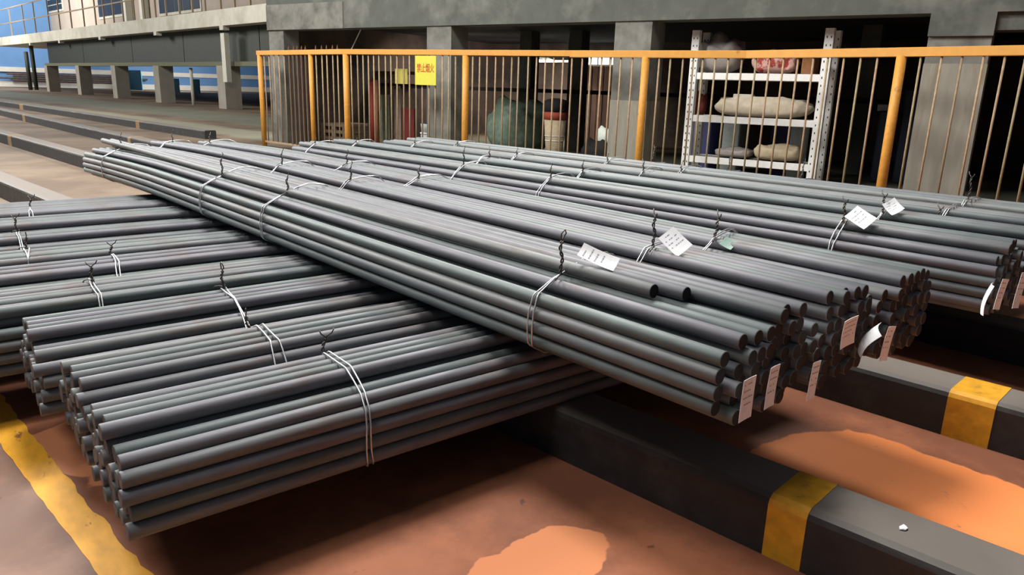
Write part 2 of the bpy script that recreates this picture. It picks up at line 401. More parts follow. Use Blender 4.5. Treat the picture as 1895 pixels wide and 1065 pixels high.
def paper_tag(root, loc, size, rot, label, bend=0.0, lines=5, m=None):
    """stiff paper tag: a thin slightly curled sheet with printed lines"""
    w_, h_ = size; bm = bmesh.new(); n = 6; A = []; B = []
    def q(u, v): return Vector(((u - .5) * w_, 0 + bend * math.sin(v * 2.2) * .02 + bend * .01 * math.sin(u * 3), -v * h_))
    G = [[bm.verts.new(q(i / n, j / n)) for j in range(n + 1)] for i in range(n + 1)]
    G2 = [[bm.verts.new(q(i / n, j / n) + Vector((0, .0012, 0))) for j in range(n + 1)] for i in range(n + 1)]
    for i in range(n):
        for j in range(n):
            bm.faces.new((G[i][j], G[i + 1][j], G[i + 1][j + 1], G[i][j + 1])); bm.faces.new((G2[i][j], G2[i][j + 1], G2[i + 1][j + 1], G2[i + 1][j]))
    for i in range(n):
        for a, b in (((i, 0), (i + 1, 0)), ((i, n), (i + 1, n)), ((0, i), (0, i + 1)), ((n, i), (n, i + 1))):
            bm.faces.new((G[a[0]][a[1]], G[b[0]][b[1]], G2[b[0]][b[1]], G2[a[0]][a[1]]))
    o = link('paper_tag', bm, m or PAPER, root); o.location = loc; o.rotation_euler = rot; o['label'] = label
    bm = bmesh.new(); rnd = random.Random(int(w_ * 9999 + loc[0] * 77))
    for r in range(lines):
        v = .12 + .16 * r; u = .14
        while u < .8:
            L = rnd.uniform(.05, .16)
            if rnd.random() < .8:
                a, b, c, d = q(u, v), q(min(u + L, .88), v), q(min(u + L, .88), v + .032), q(u, v + .032)
                for e in (a, b, c, d): e.y -= .0006
                bm.faces.new([bm.verts.new(e) for e in (a, b, c, d)])
            u += L + .04
    link('printed_lines', bm, INK, o)['kind'] = 'stuff'
    return o

LOW = 'lower bar bundles pointing left under the long stack'
UP = 'long bar bundles stacked on top'
FULL_L = [9, 10, 9, 10, 9, (6, -.02)]
low_specs = [
    # y centre, x of left end, rows, ties, label
    (2.33, .34, [10, 9, 10, 9, 8, (5, .06)], [dict(x=.80, t=.20, hgt=.10, gap=.009, tip='fork', lean=(.1, .1), lean_x=.1)], 'nearest lower bundle, its rusty sawn ends closest to the yellow line'),
    (2.87, .335, [9, 10, 9, 8, (7, -.01), (5, -.03)], [dict(x=.72, t=.18, hgt=.08, gap=.018, tip='hook', lean=(-.3, .6), lean_x=.1)], 'second lower bundle from the front, tied beside the nearest one'),
    (3.39, .27, [9, 10, 9, 10, 8, (5, .06)], [dict(x=.84, t=.17, hgt=.09, tip='loop', lean=(-.1, .2), lean_x=.1)], 'third lower bundle, its stepped ends leftmost among those in view'),
    (3.93, -.10, [9, 10, 9, 10, 9, (6, 0)], [dict(x=.72, t=.06, hgt=.075, tip='fork', lean=(-.1, .1), lean_x=.1)], 'fourth lower bundle, first one running out of the left edge'),
    (4.47, -.2, [9, 10, 9, 10, 9, (5, .03)], [dict(x=1.03, t=.18, hgt=.08, tip='fork', lean=(.0, .1), lean_x=.1)], 'fifth lower bundle, wire twist a little right of the one in front'),
    (5.00, -.15, [9, 10, 9, 10, 9, (6, -.03)], [dict(x=.62, t=.1, hgt=.07, tip='hook', lean=(0, .2), lean_x=.1)], 'lower bundle in the middle of the row, one twist near the left edge'),
    (5.53, -.22, [9, 10, 9, 10, 9, (5, .02)], [dict(x=.71, t=.1, hgt=.09, tip='fork', lean=(-.2, .1), lean_x=.1)], 'lower bundle behind the middle one, forked twist at the left edge'),
    (6.06, -.1, [9, 10, 9, 10, 9, (6, 0)], [], 'third lower bundle from the back, no knot showing'),
    (6.59, -.18, [9, 10, 9, 10, 9, (5, -.02)], [dict(x=.86, t=.14, hgt=.08, tip='fork', lean=(.1, .1), lean_x=.1)], 'second lower bundle from the back, small knot near the left edge'),
    (7.10, -.12, [9, 10, 9, 9, (8, 0)], [], 'farthest lower bundle, lying beside the orange floor'),
]
for k, (yc, x0, rows, ties, lab) in enumerate(low_specs):
    bundle((x0, yc, 0), (x0 + 6.8, yc + .02, 0), 6.8, .2205, rows, lab, LOW, STEEL_END_RUST, side=-1, col=((.0265, 0), (.0795, .002), (.1325, .004), (.1815, .016)), jit0=.016, seed=20 + k, ties=ties)

FULL_U = [7, 8, 9, 10, 9, 8, (5, 0)]
ZU = .518
def up(cx0, y0, cx1, y1, rows, ties, lab, sag='flat', seed=1, z0=ZU, extra=(), jit1=.1):
    ln = round(math.hypot(cx1 - cx0, y1 - y0), 1)
    return bundle((cx0, y0, 0), (cx1, y1, 0), ln, z0, rows, lab, UP, STEEL_END, sag=sag, jit0=.02, seed=seed, ties=ties, extra=extra)
T = lambda y, t, **k: dict(x=y - 1.2, t=t, **k)
U0, b0, _ = up(2.02, 1.2, 1.68, 9.0, [7, 8, 9, 10, 9, (7, -.01), [-.07, -.125, -.181]],
    [T(2.02, .10, hgt=.13, tip='loop', loose=.01, lean_x=-.03), T(4.45, .07, hgt=.1, tip='hook', loose=.02, lean_x=-.03), T(5.5, .08, hgt=.13, tip='hook', loose=.02, lean_x=-.03), T(8.2, .06, hgt=.13, tip='hook', loose=.02, lean_x=-.03)],
    'frontmost long upper bundle, two short bars stopping early on top', 'tip', 41,
    extra=[(.052, None, .41, 7.7), (-.012, None, .32, 7.6)])
U1, b1, _ = up(2.52, 1.2, 2.28, 9.1, [7, 8, 9, 9, 9, 8, (5, 0)],
    [T(2.02, .08, hgt=.12, tip='fork', loose=.015, lean_x=-.03), T(4.6, .1, hgt=.09, tip='hook', loose=.025, lean_x=-.03), T(5.7, .1, hgt=.09, tip='hook', loose=.025), T(8.6, .05, hgt=.09, tip='hook', loose=.02)],
    'second long upper bundle from the front, square tag near its knot', 'tip', 42)
U2, b2, _ = up(3.0, 1.2, 2.75, 9.1, [7, 8, 8, 9, 8, 8, (6, 0)],
    [T(2.05, .09, hgt=.09, tip='fork', lean=(0, -.3), loose=.015, lean_x=-.2), T(4.55, .07, hgt=.06, tip='hook', loose=.02), T(5.6, .07, hgt=.08, tip='hook', loose=.02), T(8.7, .1, hgt=.07, tip='fork', loose=.02)],
    'third long upper bundle, double tag hanging over the second kerb', 'tip', 43)
U3, b3, _ = up(4.09, 1.2, 3.5, 8.0, [7, 8, 9, 10, 9, 8, (5, .02)],
    [T(1.97, .12, hgt=.1, tip='fork', loose=.015, lean_x=-.03), T(4.17, .1, hgt=.07, tip='hook', loose=.02), T(5.18, .1, hgt=.12, tip='hook', loose=.02), T(7.65, .1, hgt=.02, tip='hook', loose=.02)],
    'fourth long upper bundle, right of the dark gap, big white tag on its back', 'flat', 44)
U4, b4, _ = up(4.66, 1.2, 4.05, 8.3, [7, 8, 9, 10, 9, 8, (5, 0)],
    [T(2.03, .1, hgt=.09, tip='fork', loose=.01), T(4.4, .1, hgt=.07, tip='hook', loose=.02), T(5.65, .0, hgt=.06, tip='fork', loose=.02), T(7.8, .1, hgt=.02, tip='hook', loose=.02)],
    'fifth long upper bundle, crumpled white tag on its knot', 'flat', 45)
U5, b5, _ = up(5.16, 1.2, 4.57, 8.0, [7, 8, 9, 9, 9, 8, (6, 0)],
    [T(1.87, .22, hgt=.09, tip='fork', loose=.01), T(4.2, .1, hgt=.06, tip='fork', loose=.02), T(5.75, .08, hgt=.04, tip='hook', loose=.02), T(7.4, .1, hgt=.03, tip='hook', loose=.02)],
    'sixth long upper bundle, untagged, bare knot near its right end', 'flat', 46)
U6, b6, _ = up(5.66, 1.2, 5.06, 8.3, [7, 8, 9, 9, 9, 8, (6, 0)],
    [T(1.95, .05, hgt=.15, tip='fork', loose=.01), T(4.19, .12, hgt=.04, tip='hook', loose=.02), T(5.04, .1, hgt=.04, tip='hook', loose=.02), T(7.3, .1, hgt=.02, tip='hook', loose=.02)],
    'seventh long upper bundle, forming the top edge of the stack toward the fence', 'flat', 47)
U7, b7, _ = up(6.18, 1.2, 5.6, 8.0, [7, 8, 9, 9, 8, (6, 0)],
    [T(3.4, .1, hgt=.15, tip='hook', lean=(0, -.4)), T(4.1, .1, hgt=.15, tip='hook', lean=(0, -.4)), T(4.95, .1, hgt=.15, tip='fork', lean=(0, -.4))],
    'last upper bundle next to the fence, only wire twists showing', 'flat', 48)

# paper tags: on the backs of the bundles (local frame: x along the bars, +y towards the left) ...
def back_tag(root, base, off, size, phi, label, bend=.5, m=None, tilt=.6, wphi=None):
    """a tag propped on the bars against its tie, facing the gangway; phi = turn below the horizontal"""
    mw = Matrix.Translation(root.location) @ Matrix.Rotation(root.rotation_euler.z, 4, 'Z')
    p = mw @ (base + Vector(off)); h = Vector((-p.x, -p.y, 0)).normalized(); up_ = Vector((0, 0, 1))
    n = (up_ * tilt + h * (1 - tilt)).normalized(); r = up_.cross(h).normalized(); dn = n.cross(r)
    if dn.z > 0: dn = -dn
    d = r * math.cos(phi) + dn * math.sin(phi); z = -d; x = (r * math.sin(phi) - dn * math.cos(phi)); y = z.cross(x)
    if y.dot(n) > 0: x = -x; y = -y
    rot = (Matrix.Rotation(-root.rotation_euler.z, 3, 'Z') @ Matrix((x, y, z)).transposed()).to_euler()
    return paper_tag(root, tuple(base + Vector(off)), size, rot, label, bend, 4, m)
GREENP = mat('green_tag_paper', (150, 176, 164), .85, var=.05)
back_tag(U0, b0[0][1], (-.05, -.05, .105), (.065, .15), .4, 'white paper tag curled over the bars', .5, tilt=.52)
back_tag(U1, b1[0][1], (-.06, -.0, .075), (.085, .115), .75, 'square white tag on the bars', .3, tilt=.46)
back_tag(U2, b2[0][1], (-.06, .02, .004), (.06, .06), .5, 'small green tag', .3, GREENP)
back_tag(U3, b3[0][1], (-.04, .02, .07), (.10, .125), .6, 'large white tag on the bars', .3, tilt=.52)
back_tag(U4, b4[0][1], (-.02, .0, .075), (.085, .09), .8, 'crumpled white tag', .8, tilt=.5)
# ... and hanging in front of the sawn ends
def end_tag(root, px, py, y, size, rot, label, bend=.2):
    r = ray(px, py); p = EYE + r * (y / r.y)
    mw = Matrix.Translation(root.location) @ Matrix.Rotation(root.rotation_euler.z, 4, 'Z')
    q = mw.inverted() @ p
    return paper_tag(root, tuple(q), size, (rot[0], rot[1], rot[2] - root.rotation_euler.z + 0), label, bend, 4)
end_tag(U0, 1389, 700, 1.13, (.075, .135), (0, 0, 0.1), 'white tag hanging from a sawn end', .1)
end_tag(U0, 1436, 678, 1.12, (.07, .135), (0, .05, .15), 'white tag hanging lower down beside the first', .15)
end_tag(U1, 1513, 670, 1.12, (.06, .13), (0, .08, .1), 'narrow white tag hanging low', .1)
end_tag(U1, 1577, 590, 1.10, (.09, .10), (0, -.08, .0), 'square white tag with torn corner', .3)
end_tag(U2, 1632, 610, 1.10, (.08, .12), (.25, -.35, .5), 'curled white tag', 1.3)
end_tag(U2, 1652, 605, 1.09, (.05, .13), (0, .12, -.1), 'long white tag', .3)
end_tag(U3, 1840, 527, 1.08, (.05, .14), (0, -.1, .4), 'narrow curled white tag', 1.)
end_tag(U3, 1862, 517, 1.08, (.05, .14), (0, .15, -.2), 'narrow white tag beside it', .2)
end_tag(U4, 1898, 505, 1.08, (.09, .17), (0, .15, 0), 'white tag at the picture edge', .2)

# ------------------------------------------------------------------ yellow fence
RAILH = 2.15
def railpt(px, py=93.3): 
    r = ray(px, py); return EYE + r * ((RAILH - H) / r.z)
rp = [(478, 94), (634, 91), (1059, 93.4), (1384, 93.6), (1895, 83.8)]
RP = [railpt(*q) for q in rp]
RP[-1] = RP[-1] + (RP[-1] - RP[-2]) * .45
def rail_at(px):
    """point below the rail seen at column px (just under the rail)"""
    for i in range(len(RP) - 1):
        a, b = RP[i], RP[i + 1]; n = Vector((b.y - a.y, a.x - b.x, 0)).normalized()
        q = on_plane(px, 110, a, n); u = (q - a).dot(b - a) / (b - a).length_squared
        if u <= 1.0 or i == len(RP) - 2: return Vector((q.x, q.y, 0)), (b - a).normalized()
fence = empty('fence', (RP[2].x, RP[2].y, 0), 0, 'long yellow picket fence screening the storage bays', 'fence')
def cyl(name, x, y, z0, z1, r, m, parent, seg=10, org=None):
    bm = bmesh.new(); o = org or Vector((0, 0, 0)); tube(bm, [(x - o.x, y - o.y, z0), (x - o.x, y - o.y, (z0 + z1) / 2), (x - o.x, y - o.y, z1)], r, seg)
    return link(name, bm, m, parent)
FO = Vector((RP[2].x, RP[2].y, 0))
th = [.085, .085, .095, .105, .105]
for i in range(1, len(RP) - 1):
    a, b = RP[i] - FO, RP[i + 1] - FO; d = (b - a); ln = d.length; ang = math.atan2(d.y, d.x)
    bm = bmesh.new(); box(bm, -.03, ln + .03, -.04, .04, -.115 if i > 1 else -.1, 0, Matrix.Translation(a) @ Matrix.Rotation(ang, 4, 'Z'), .006)
    link('top_rail', bm, RAILY, fence)
    bm = bmesh.new(); box(bm, 0, ln, -.015, .015, .12, .16, Matrix.Translation((a.x, a.y, 0)) @ Matrix.Rotation(ang, 4, 'Z'))
    link('bottom_rail', bm, PICK, fence)
for px in (640, 862, 1195, 1668, 2210):
    q, _ = rail_at(px); cyl('post', q.x, q.y, 0, RAILH - .1, .062, POSTY, fence, 14, FO)
pk = [650, 662, 672, 682, 692, 702, 713, 724, 734, 747, 758, 770, 782, 794, 806, 819, 831, 844, 875, 888, 902, 917, 932, 947, 960, 978, 993, 1010, 1025.5, 1042, 1058.5, 1077.5, 1093.6, 1112.6, 1130.5, 1149.5, 1170, 1220, 1241, 1265, 1284, 1301.5, 1325, 1348, 1374, 1399, 1424, 1451, 1477, 1505, 1533, 1562.5, 1593, 1625, 1704, 1741, 1780, 1820, 1858, 1896, 1938, 1980, 2024, 2066, 2112, 2158]
bm = bmesh.new(); tube(bm, [(0, 0, .13), (0, 0, 1.1), (0, 0, RAILH - .1)], .0145, 8); pkm = None
for i, px in enumerate(pk):
    q, _ = rail_at(px)
    if pkm is None: o = link('picket', bm, PICK, fence, loc=q - FO); pkm = o.data
    else: o = share('picket', pkm, fence, q - FO)
    o.rotation_euler = (random.uniform(-.004, .004), random.uniform(-.004, .004), 0)

# gate section at the left end
gate = empty('gate', (RP[0].x, RP[0].y, 0), 0, 'yellow picket gate at the far left end of the fence', 'gate')
GO = Vector((RP[0].x, RP[0].y, 0))
a, b = RP[0] - GO, RP[1] - GO; d = b - a; ang = math.atan2(d.y, d.x)
bm = bmesh.new(); box(bm, -.04, d.length + .02, -.04, .04, -.1, 0, Matrix.Translation(a) @ Matrix.Rotation(ang, 4, 'Z'), .006); link('top_rail', bm, RAILY, gate)
bm = bmesh.new(); box(bm, 0, d.length, -.015, .015, .1, .14, Matrix.Translation((a.x, a.y, 0)) @ Matrix.Rotation(ang, 4, 'Z')); link('bottom_rail', bm, PICK, gate)
for px, r in ((481, .058), (575, .05)):
    q, _ = rail_at(px); cyl('post', q.x, q.y, 0, RAILH - .1, r, POSTY, gate, 12, GO)
LEAFM = mat('dark_rusted_slat', (84, 66, 52), .85, var=.2, scale=4, objvar=.4)
bm = bmesh.new(); box(bm, -.026, .026, -.02, .02, .13, RAILH - .1); slat = None
for px in (536, 543.5, 551, 558.5, 566):
    q, dv = rail_at(px)
    if slat is None: o = link('slat', bm, LEAFM, gate, loc=q - GO); slat = o.data
    else: o = share('slat', slat, gate, q - GO)
    o.rotation_euler = (0, 0, math.atan2(dv.y, dv.x))
for px in (489, 498, 507, 516, 526, 585, 596, 605, 616, 625):
    q, _ = rail_at(px); o = share('picket', pkm, gate, q - GO)
SPK = mat('rusty_spike', (110, 70, 46), .8, var=.2)
for px in (535, 544.5, 551, 559, 566, 585, 596, 605, 616, 625):
    q, _ = rail_at(px); bm = bmesh.new(); q = q - GO
    tube(bm, [(q.x, q.y, RAILH - .005), (q.x, q.y, RAILH + .03), (q.x, q.y, RAILH + .09)], [.02, .016, .002], 6); link('spike', bm, SPK, gate)

# yellow warning sign hung on the fence
def sign(name, px0, px1, py0, py1, text, m, ink, label, off=.06, size=.5, parent=None):
    q0, dirv = rail_at(px0); nrm = Vector((dirv.y, -dirv.x, 0))
    if nrm.dot(EYE - q0) < 0: nrm = -nrm
    base = q0 + nrm * off
    A = on_plane(px0, py0, base, nrm); B = on_plane(px1, py0, base, nrm); Cc = on_plane(px0, py1, base, nrm)
    wd = (B - A).length; ht = A.z - Cc.z
    bm = bmesh.new(); box(bm, 0, wd, -.002, .002, -ht, 0, None, .0008); box(bm, .0, wd, .002, .0035, -.008, 0)
    o = link(name, bm, m); o.location = A; d = (B - A); o.rotation_euler = (0, 0, math.atan2(d.y, d.x)); tag(o, label, 'sign')
    if text:
        c = bpy.data.curves.new('lettering', 'FONT'); c.body = text; c.size = size * wd; c.align_x = 'CENTER'; c.align_y = 'CENTER'; c.extrude = .0008; c.offset = .0008
        t = bpy.data.objects.new('lettering', c); COL.objects.link(t); dg = bpy.context.evaluated_depsgraph_get()
        me = bpy.data.meshes.new_from_object(t.evaluated_get(dg)); bpy.data.objects.remove(t)
        me.materials.clear(); me.materials.append(ink); t = bpy.data.objects.new('lettering', me); COL.objects.link(t); t.parent = o
        t.location = (wd / 2, -.0045, -ht * .44); t.rotation_euler = (math.pi / 2, 0, 0); t.scale = (.88, 1.55, 1)
    return o, wd, ht
SGY = mat('sign_yellow', (204, 200, 70), .6, var=.04)
SGY2 = mat('faded_sign_yellow', (176, 166, 72), .7, var=.12, scale=8)
RED = mat('sign_red', (186, 62, 30), .6)
sign('warning_sign', 768, 807, 103, 157, '禁止烟火', SGY, RED, 'bright yellow sign with red characters hung on the fence', size=.235)
sign('warning_sign', 731, 754, 127, 155, '', SGY2, RED, 'small faded yellow sign behind the pickets left of the bright one', off=-.25)

# ------------------------------------------------------------------ concrete building behind the fence
OF = Vector((7.0, 18.35, 0)); U = Vector((.2925, -.9563, 0)); V = Vector((.9563, .2925, 0))
MB = Matrix(((U.x, V.x, 0, OF.x), (U.y, V.y, 0, OF.y), (0, 0, 1, 0), (0, 0, 0, 1)))
def uz(px, py, v=0.0):
    p = on_plane(px, py, OF + V * v, V); q = p - OF; return q.dot(U), q.z
def bbox(name, u0, u1, v0, v1, z0, z1, m, kind='structure', bev=0, parent=None):
    bm = bmesh.new(); box(bm, u0, u1, v0, v1, z0, z1, MB, bev); o = link(name, bm, m, parent)
    if kind: tag(o, kind=kind)
    return o
ub = lambda px, py=75, v=0: uz(px, py, v)[0]
zb = uz(1205, 38)[1]; 0 and print('beam z', zb, uz(520, 62), uz(1720, 17), 'cols', [ub(x) for x in (498, 525, 790, 835, 1137, 1205, 1717, 1835)])
cols = [(ub(498), ub(525)), (ub(790), ub(835)), (ub(1137), ub(1205)), (ub(1717), ub(1835))]
for k, (a, b) in enumerate(cols):
    bbox('pillar', a, b, .0, .55 if k else .45, 0, zb, CONC)
ue = cols[3][1] + 6
bbox('beam', cols[0][0], ue, -.03, .45, zb, zb + 2.6, CONC_D)
bbox('beam', cols[3][1], ue, .05, .5, uz(1850, 55)[1], zb, CONC_D)
bbox('ceiling', cols[0][0], ue, .45, 9, zb + .25, zb + .5, DARKBAY)
BW = mat('brown_back_wall', (78, 64, 56), .9, var=.2, scale=.8, col2=(50, 44, 42), thr=(.45, .6))
bbox('wall_rear', cols[0][0], ue, 9, 9.2, 0, zb + .25, BW)
bbox('wall_left', cols[0][0], cols[0][0] + .15, .45, 9.2, 0, zb + .25, BW)
bbox('wall_right', ue, ue + .2, .4, 9.2, 0, zb + 2.6, CONC_D)
# pale repair coat on the lower half of two pillars, lighter render patches on the beam
STAIN = mat('stained_pale_render', (142, 138, 126), .9, var=.12, scale=1.2, col2=(120, 104, 84), thr=(.52, .7), stretch=(3, 3, .5), bump=.3)
jz = uz(1160, 186)[1]
bbox('pillar', cols[2][0] - .006, cols[2][1] + .006, -.006, .556, 0, jz, STAIN)
bbox('pillar', cols[3][0] - .006, cols[3][1] + .006, -.006, .3, 0, uz(1770, 118)[1], STAIN)
bbox('beam', cols[0][0] - .004, ub(637, 30), -.045, .2, zb - .004, zb + .55, CONC)
bbox('beam', cols[3][0] - .01, cols[3][1] + .01, -.05, .2, uz(1770, 67)[1], zb, CONC_D)
# inner pillars and beams
for px in (585, 960, 1050, 1583):
    a = ub(px, 150, 4.5); bbox('pillar', a, a + .35, 4.5, 4.9, 0, zb + .25, CONC_D)
bbox('beam', cols[0][0], ue, 4.4, 4.9, uz(950, 170, 4.4)[1], uz(950, 163, 4.4)[1], DARKBAY)
# upper-left strip light window band and hanging lamp inside the bay
GLOW = mat('daylight_window_glow', (255, 255, 250), .5, emit=(235, 245, 240), estr=2.5)
u0, z0 = uz(1062, 121, 8.9); u1, z1 = uz(1150, 106, 8.9)
def thing_box(name, u0, u1, v0, v1, z0, z1, m, label, cat, group=None, bev=.01):
    c = (u0 + u1) / 2; o = bbox(name, u0, u1, v0, v1, z0, z1, m, None, bev); return tag(o, label, cat, group)
win = empty('window_1', MB @ Vector((u0, 8.95, z0)), 0, kind='structure')
def child_box(root, name, u0, u1, v0, v1, z0, z1, m, bev=0, label=None):
    bm = bmesh.new(); box(bm, u0, u1, v0, v1, z0, z1, Matrix.Translation(-root.location) @ MB, bev); o = link(name, bm, m, root)
    if label: o['label'] = label
    return o
nP = 4
for i in range(nP):
    a = u0 + (u1 - u0) * i / nP; child_box(win, 'pane', a + .03, a + (u1 - u0) / nP - .03, 8.93, 8.97, z0 + .03, z1 + .1, GLOW)
child_box(win, 'window_frame', u0 - .05, u1 + .05, 8.9, 9.0, z0 - .08, z0 - .0, CONC_L)
lu, lz = uz(980, 131, 5.2)
lamp = empty('hanging_lamp', MB @ Vector((lu, 5.2, lz)), 0, 'small bright round lamp glowing above the green tarpaulin', 'lamp')
bm = bmesh.new(); bmesh.ops.create_icosphere(bm, subdivisions=2, radius=.075); link('bulb', bm, mat('lamp_glow', (255, 255, 255), .4, emit=(240, 255, 250), estr=9), lamp, True)
bm = bmesh.new(); tube(bm, [(0, 0, .07), (0, 0, .12), (0, 0, .16)], [.05, .045, .02], 8); tube(bm, [(0, 0, .15), (0, 0, zb + .25 - lz)], .008, 5); link('lamp_holder', bm, DARKSTEEL, lamp)
pl = bpy.data.lights.new('bulb_light', 'POINT'); pl.energy = 150; pl.shadow_soft_size = .1; pl.color = (1, .93, .82)
po = bpy.data.objects.new('bulb_light', pl); COL.objects.link(po); po.location = (MB @ Vector((lu, 5.2, lz))) - V * .4 - Vector((0, 0, .5))
# strip lamp tube
a0, c0 = uz(985, 113, 7); a1, c1 = uz(1062, 117, 7)
al = area('tube_and_fill_light', MB @ Vector(((a0 + a1) / 2, 6.6, c0 - .1)), MB @ Vector(((a0 + a1) / 2 - 1, 7.5, 0)), .6, 160, (1, .95, .85))
area('tube_and_fill_light', MB @ Vector((2.2, 4.0, zb)), MB @ Vector((1.8, 5.5, 0)), .5, 70, (1, .92, .82))  # added lamp brightening the first bay; no tube hangs here
st = empty('strip_lamp', MB @ Vector((a0, 7, c0)), 0, 'long thin tube lamp seen between the pickets', 'lamp')
child_box(st, 'tube', a0, a1, 6.97, 7.03, c0 - .03, c0 + .03, mat('tube_glow', (255, 250, 240), .4, emit=(220, 215, 200), estr=1.2))
for k in (.15, .85): child_box(st, 'hanger', a0 + (a1 - a0) * k, a0 + (a1 - a0) * k + .02, 6.99, 7.01, c0 + .1, zb + .26, DARKSTEEL)
child_box(st, 'housing', a0, a1, 6.96, 7.04, c0 + .03, c0 + .1, DARKSTEEL)
# bright vertical slit of daylight at a rear doorway
for (p0, p1, q0, q1) in ((1072, 1078, 150, 168), (1072, 1080, 178, 196), (889, 906, 153, 156), (890, 896, 166, 172), (902, 906, 166, 172)):
    a, c = uz(p0, q1, 8.95); b, e = uz(p1, q0, 8.95)
    o = bbox('window_2', a, b, 8.9, 8.98, c, e, GLOW)
# corrugated panels standing against the rear wall
PNL = mat('rusty_sheet', (112, 84, 70), .8, var=.2, scale=1, objvar=.4)
pn = empty('sheet_wall_cladding', MB @ Vector((ub(1085, 200, 7), 7, 0)), 0, 'brown sheet cladding at the rear of the bay left of the middle pillar', 'cladding')
uA, uB = ub(1082, 200, 7), ub(1180, 200, 7)
for i in range(9):
    a = uA + (uB - uA) * i / 9; child_box(pn, 'panel', a + .015, a + (uB - uA) / 9 - .015, 7 + .02 * (i % 2), 7.06, 0, uz(1082, 122, 7)[1], PNL)

# ------------------------------------------------------------------ storage rack and its load
WHITE = mat('white_rack_enamel', (232, 232, 230), .5, var=.05, scale=5)
BLK = mat('slot_black', (14, 14, 15), .9)
VR = .45
ul, zl = uz(1276, 200, VR); ur, zr = uz(1517, 200, VR)
rk = empty('storage_rack', MB @ Vector((ul, VR, 0)), 0, 'white slotted-angle shelf rack behind the fence, sacks on its shelves', 'rack')
wU = uz(1285, 100, VR)[0] - uz(1271, 100, VR)[0]
ztop = uz(1287, 56, VR)[1]
DR = .5
def upright(u, v, name='upright'):
    bm = bmesh.new(); T0 = Matrix.Translation(-rk.location) @ MB
    box(bm, u, u + wU, v, v + .012, 0, ztop, T0); box(bm, u + wU - .012, u + wU, v, v + wU * .7, 0, ztop, T0)
    o = link(name, bm, WHITE, rk)
    bm = bmesh.new(); z = .1
    while z < ztop - .03:
        for k in (.22, .68):
            box(bm, u + wU * k, u + wU * k + .015, v - .0015, v + .001, z, z + .03, T0)
        z += .12
    s = link('slot', bm, BLK, o); s['kind'] = 'stuff'
    return o
for u in (ul - wU / 2, ur - wU / 2):
    upright(u, VR); upright(u, VR + DR)
shelves = []
for (pl, pr) in ((131, 146), (213, 228), (291, 308)):
    zz = (uz(1290, pl, VR)[1] + uz(1500, pr, VR)[1]) / 2 - .02
    child_box(rk, 'shelf_beam', ul + wU / 2, ur - wU / 2, VR + .01, VR + .05, zz - .07, zz + .04, WHITE, .004)
    child_box(rk, 'shelf_beam', ul + wU / 2, ur - wU / 2, VR + DR, VR + DR + .04, zz - .07, zz + .04, WHITE, .004)
    child_box(rk, 'shelf_board', ul + wU / 2, ur - wU / 2, VR + .05, VR + DR, zz - .0, zz + .03, mat('shelf_board_grey', (140, 136, 130), .8, var=.1), .003)
    shelves.append(zz + .042)
def blob(name, u, v, z, su, sv, sz, m, label, cat, seed=1, lump=.12, flat=.55, group=None, sub=4):
    bm = bmesh.new(); bmesh.ops.create_icosphere(bm, subdivisions=sub, radius=1); rr = random.Random(seed); ph = [rr.uniform(0, 6) for _ in range(8)]
    for vv in bm.verts:
        x, y, zz = vv.co
        sx = math.copysign(abs(x) ** flat, x); sy = math.copysign(abs(y) ** flat, y); s_ = math.copysign(abs(zz) ** .75, zz)
        n = lump * (math.sin(x * 4 + ph[0]) * math.sin(y * 5 + ph[1]) + .6 * math.sin(x * 9 + ph[2] + y * 3) * math.cos(zz * 5 + ph[3]) + .35 * math.sin(x * 17 + ph[4]) * math.sin(y * 13 + zz * 11 + ph[5]))
        vv.co = Vector((sx * su * (1 + n * .3), sy * sv * (1 + n * .3), max(0, (s_ * .5 + .5) * sz * (1 + n))))
    bm.transform(MB.to_3x3().to_4x4())
    o = link(name, bm, m, None, True); o.location = MB @ Vector((u, v, z)); return tag(o, label, cat, group)
SACK = mat('pale_woven_sack', (196, 184, 164), .9, var=.12, scale=4, bump=.6)
SACKG = mat('grey_plastic_sack', (150, 142, 138), .7, var=.14, scale=4, bump=.6)
SACKB = mat('buff_sack', (176, 160, 134), .9, var=.14, scale=4, bump=.6)
um = lambda px, py: uz(px, py, VR + .35)[0]
s1, s2, s3 = shelves
hs = lambda p, a, b: uz(p, a, VR + .3)[1] - uz(p, b, VR + .3)[1]
blob('sack', (um(1325, 200) + um(1500, 205)) / 2, VR + .36, s2, (um(1500, 205) - um(1325, 200)) / 2, .28, hs(1400, 178, 214), SACK, 'long pale sack filling the middle shelf of the rack', 'sack', 3)
blob('sack', (um(1320, 285) + um(1400, 285)) / 2, VR + .36, s3, .3, .28, hs(1400, 275, 292), SACKG, 'grey sack on the lowest shelf, left half', 'sack', 4)
blob('sack', (um(1390, 285) + um(1480, 285)) / 2 + .06, VR + .36, s3, .38, .28, hs(1400, 272, 300), SACKB, 'brownish sack on the lowest shelf, right half', 'sack', 5)
blob('sack', (um(1292, 80) + um(1380, 80)) / 2, VR + .36, s1, (um(1375, 90) - um(1290, 90)) / 2, .26, hs(1330, 68, 133), SACKG, 'grey sack heaped on the top shelf, showing above the yellow rail', 'sack', 6, .14, .8)
RG = mat('red_white_cloth', (190, 150, 140), .85, var=.2, scale=6, col2=(150, 50, 40), thr=(.5, .54))
blob('cloth_pile', (um(1400, 110) + um(1480, 110)) / 2, VR + .36, s1, .34, .26, hs(1440, 104, 138), RG, 'crumpled red and white cloth on the top shelf', 'cloth', 7, .35)
OR = mat('brown_box', (142, 96, 60), .85, var=.15)
thing_box('carton', um(1489, 110), um(1512, 110), VR + .2, VR + .55, s1, s1 + hs(1490, 108, 138), OR, 'brown carton at the right end of the top shelf', 'carton')
MT = mat('pale_grinder_body', (188, 184, 176), .5, var=.1)
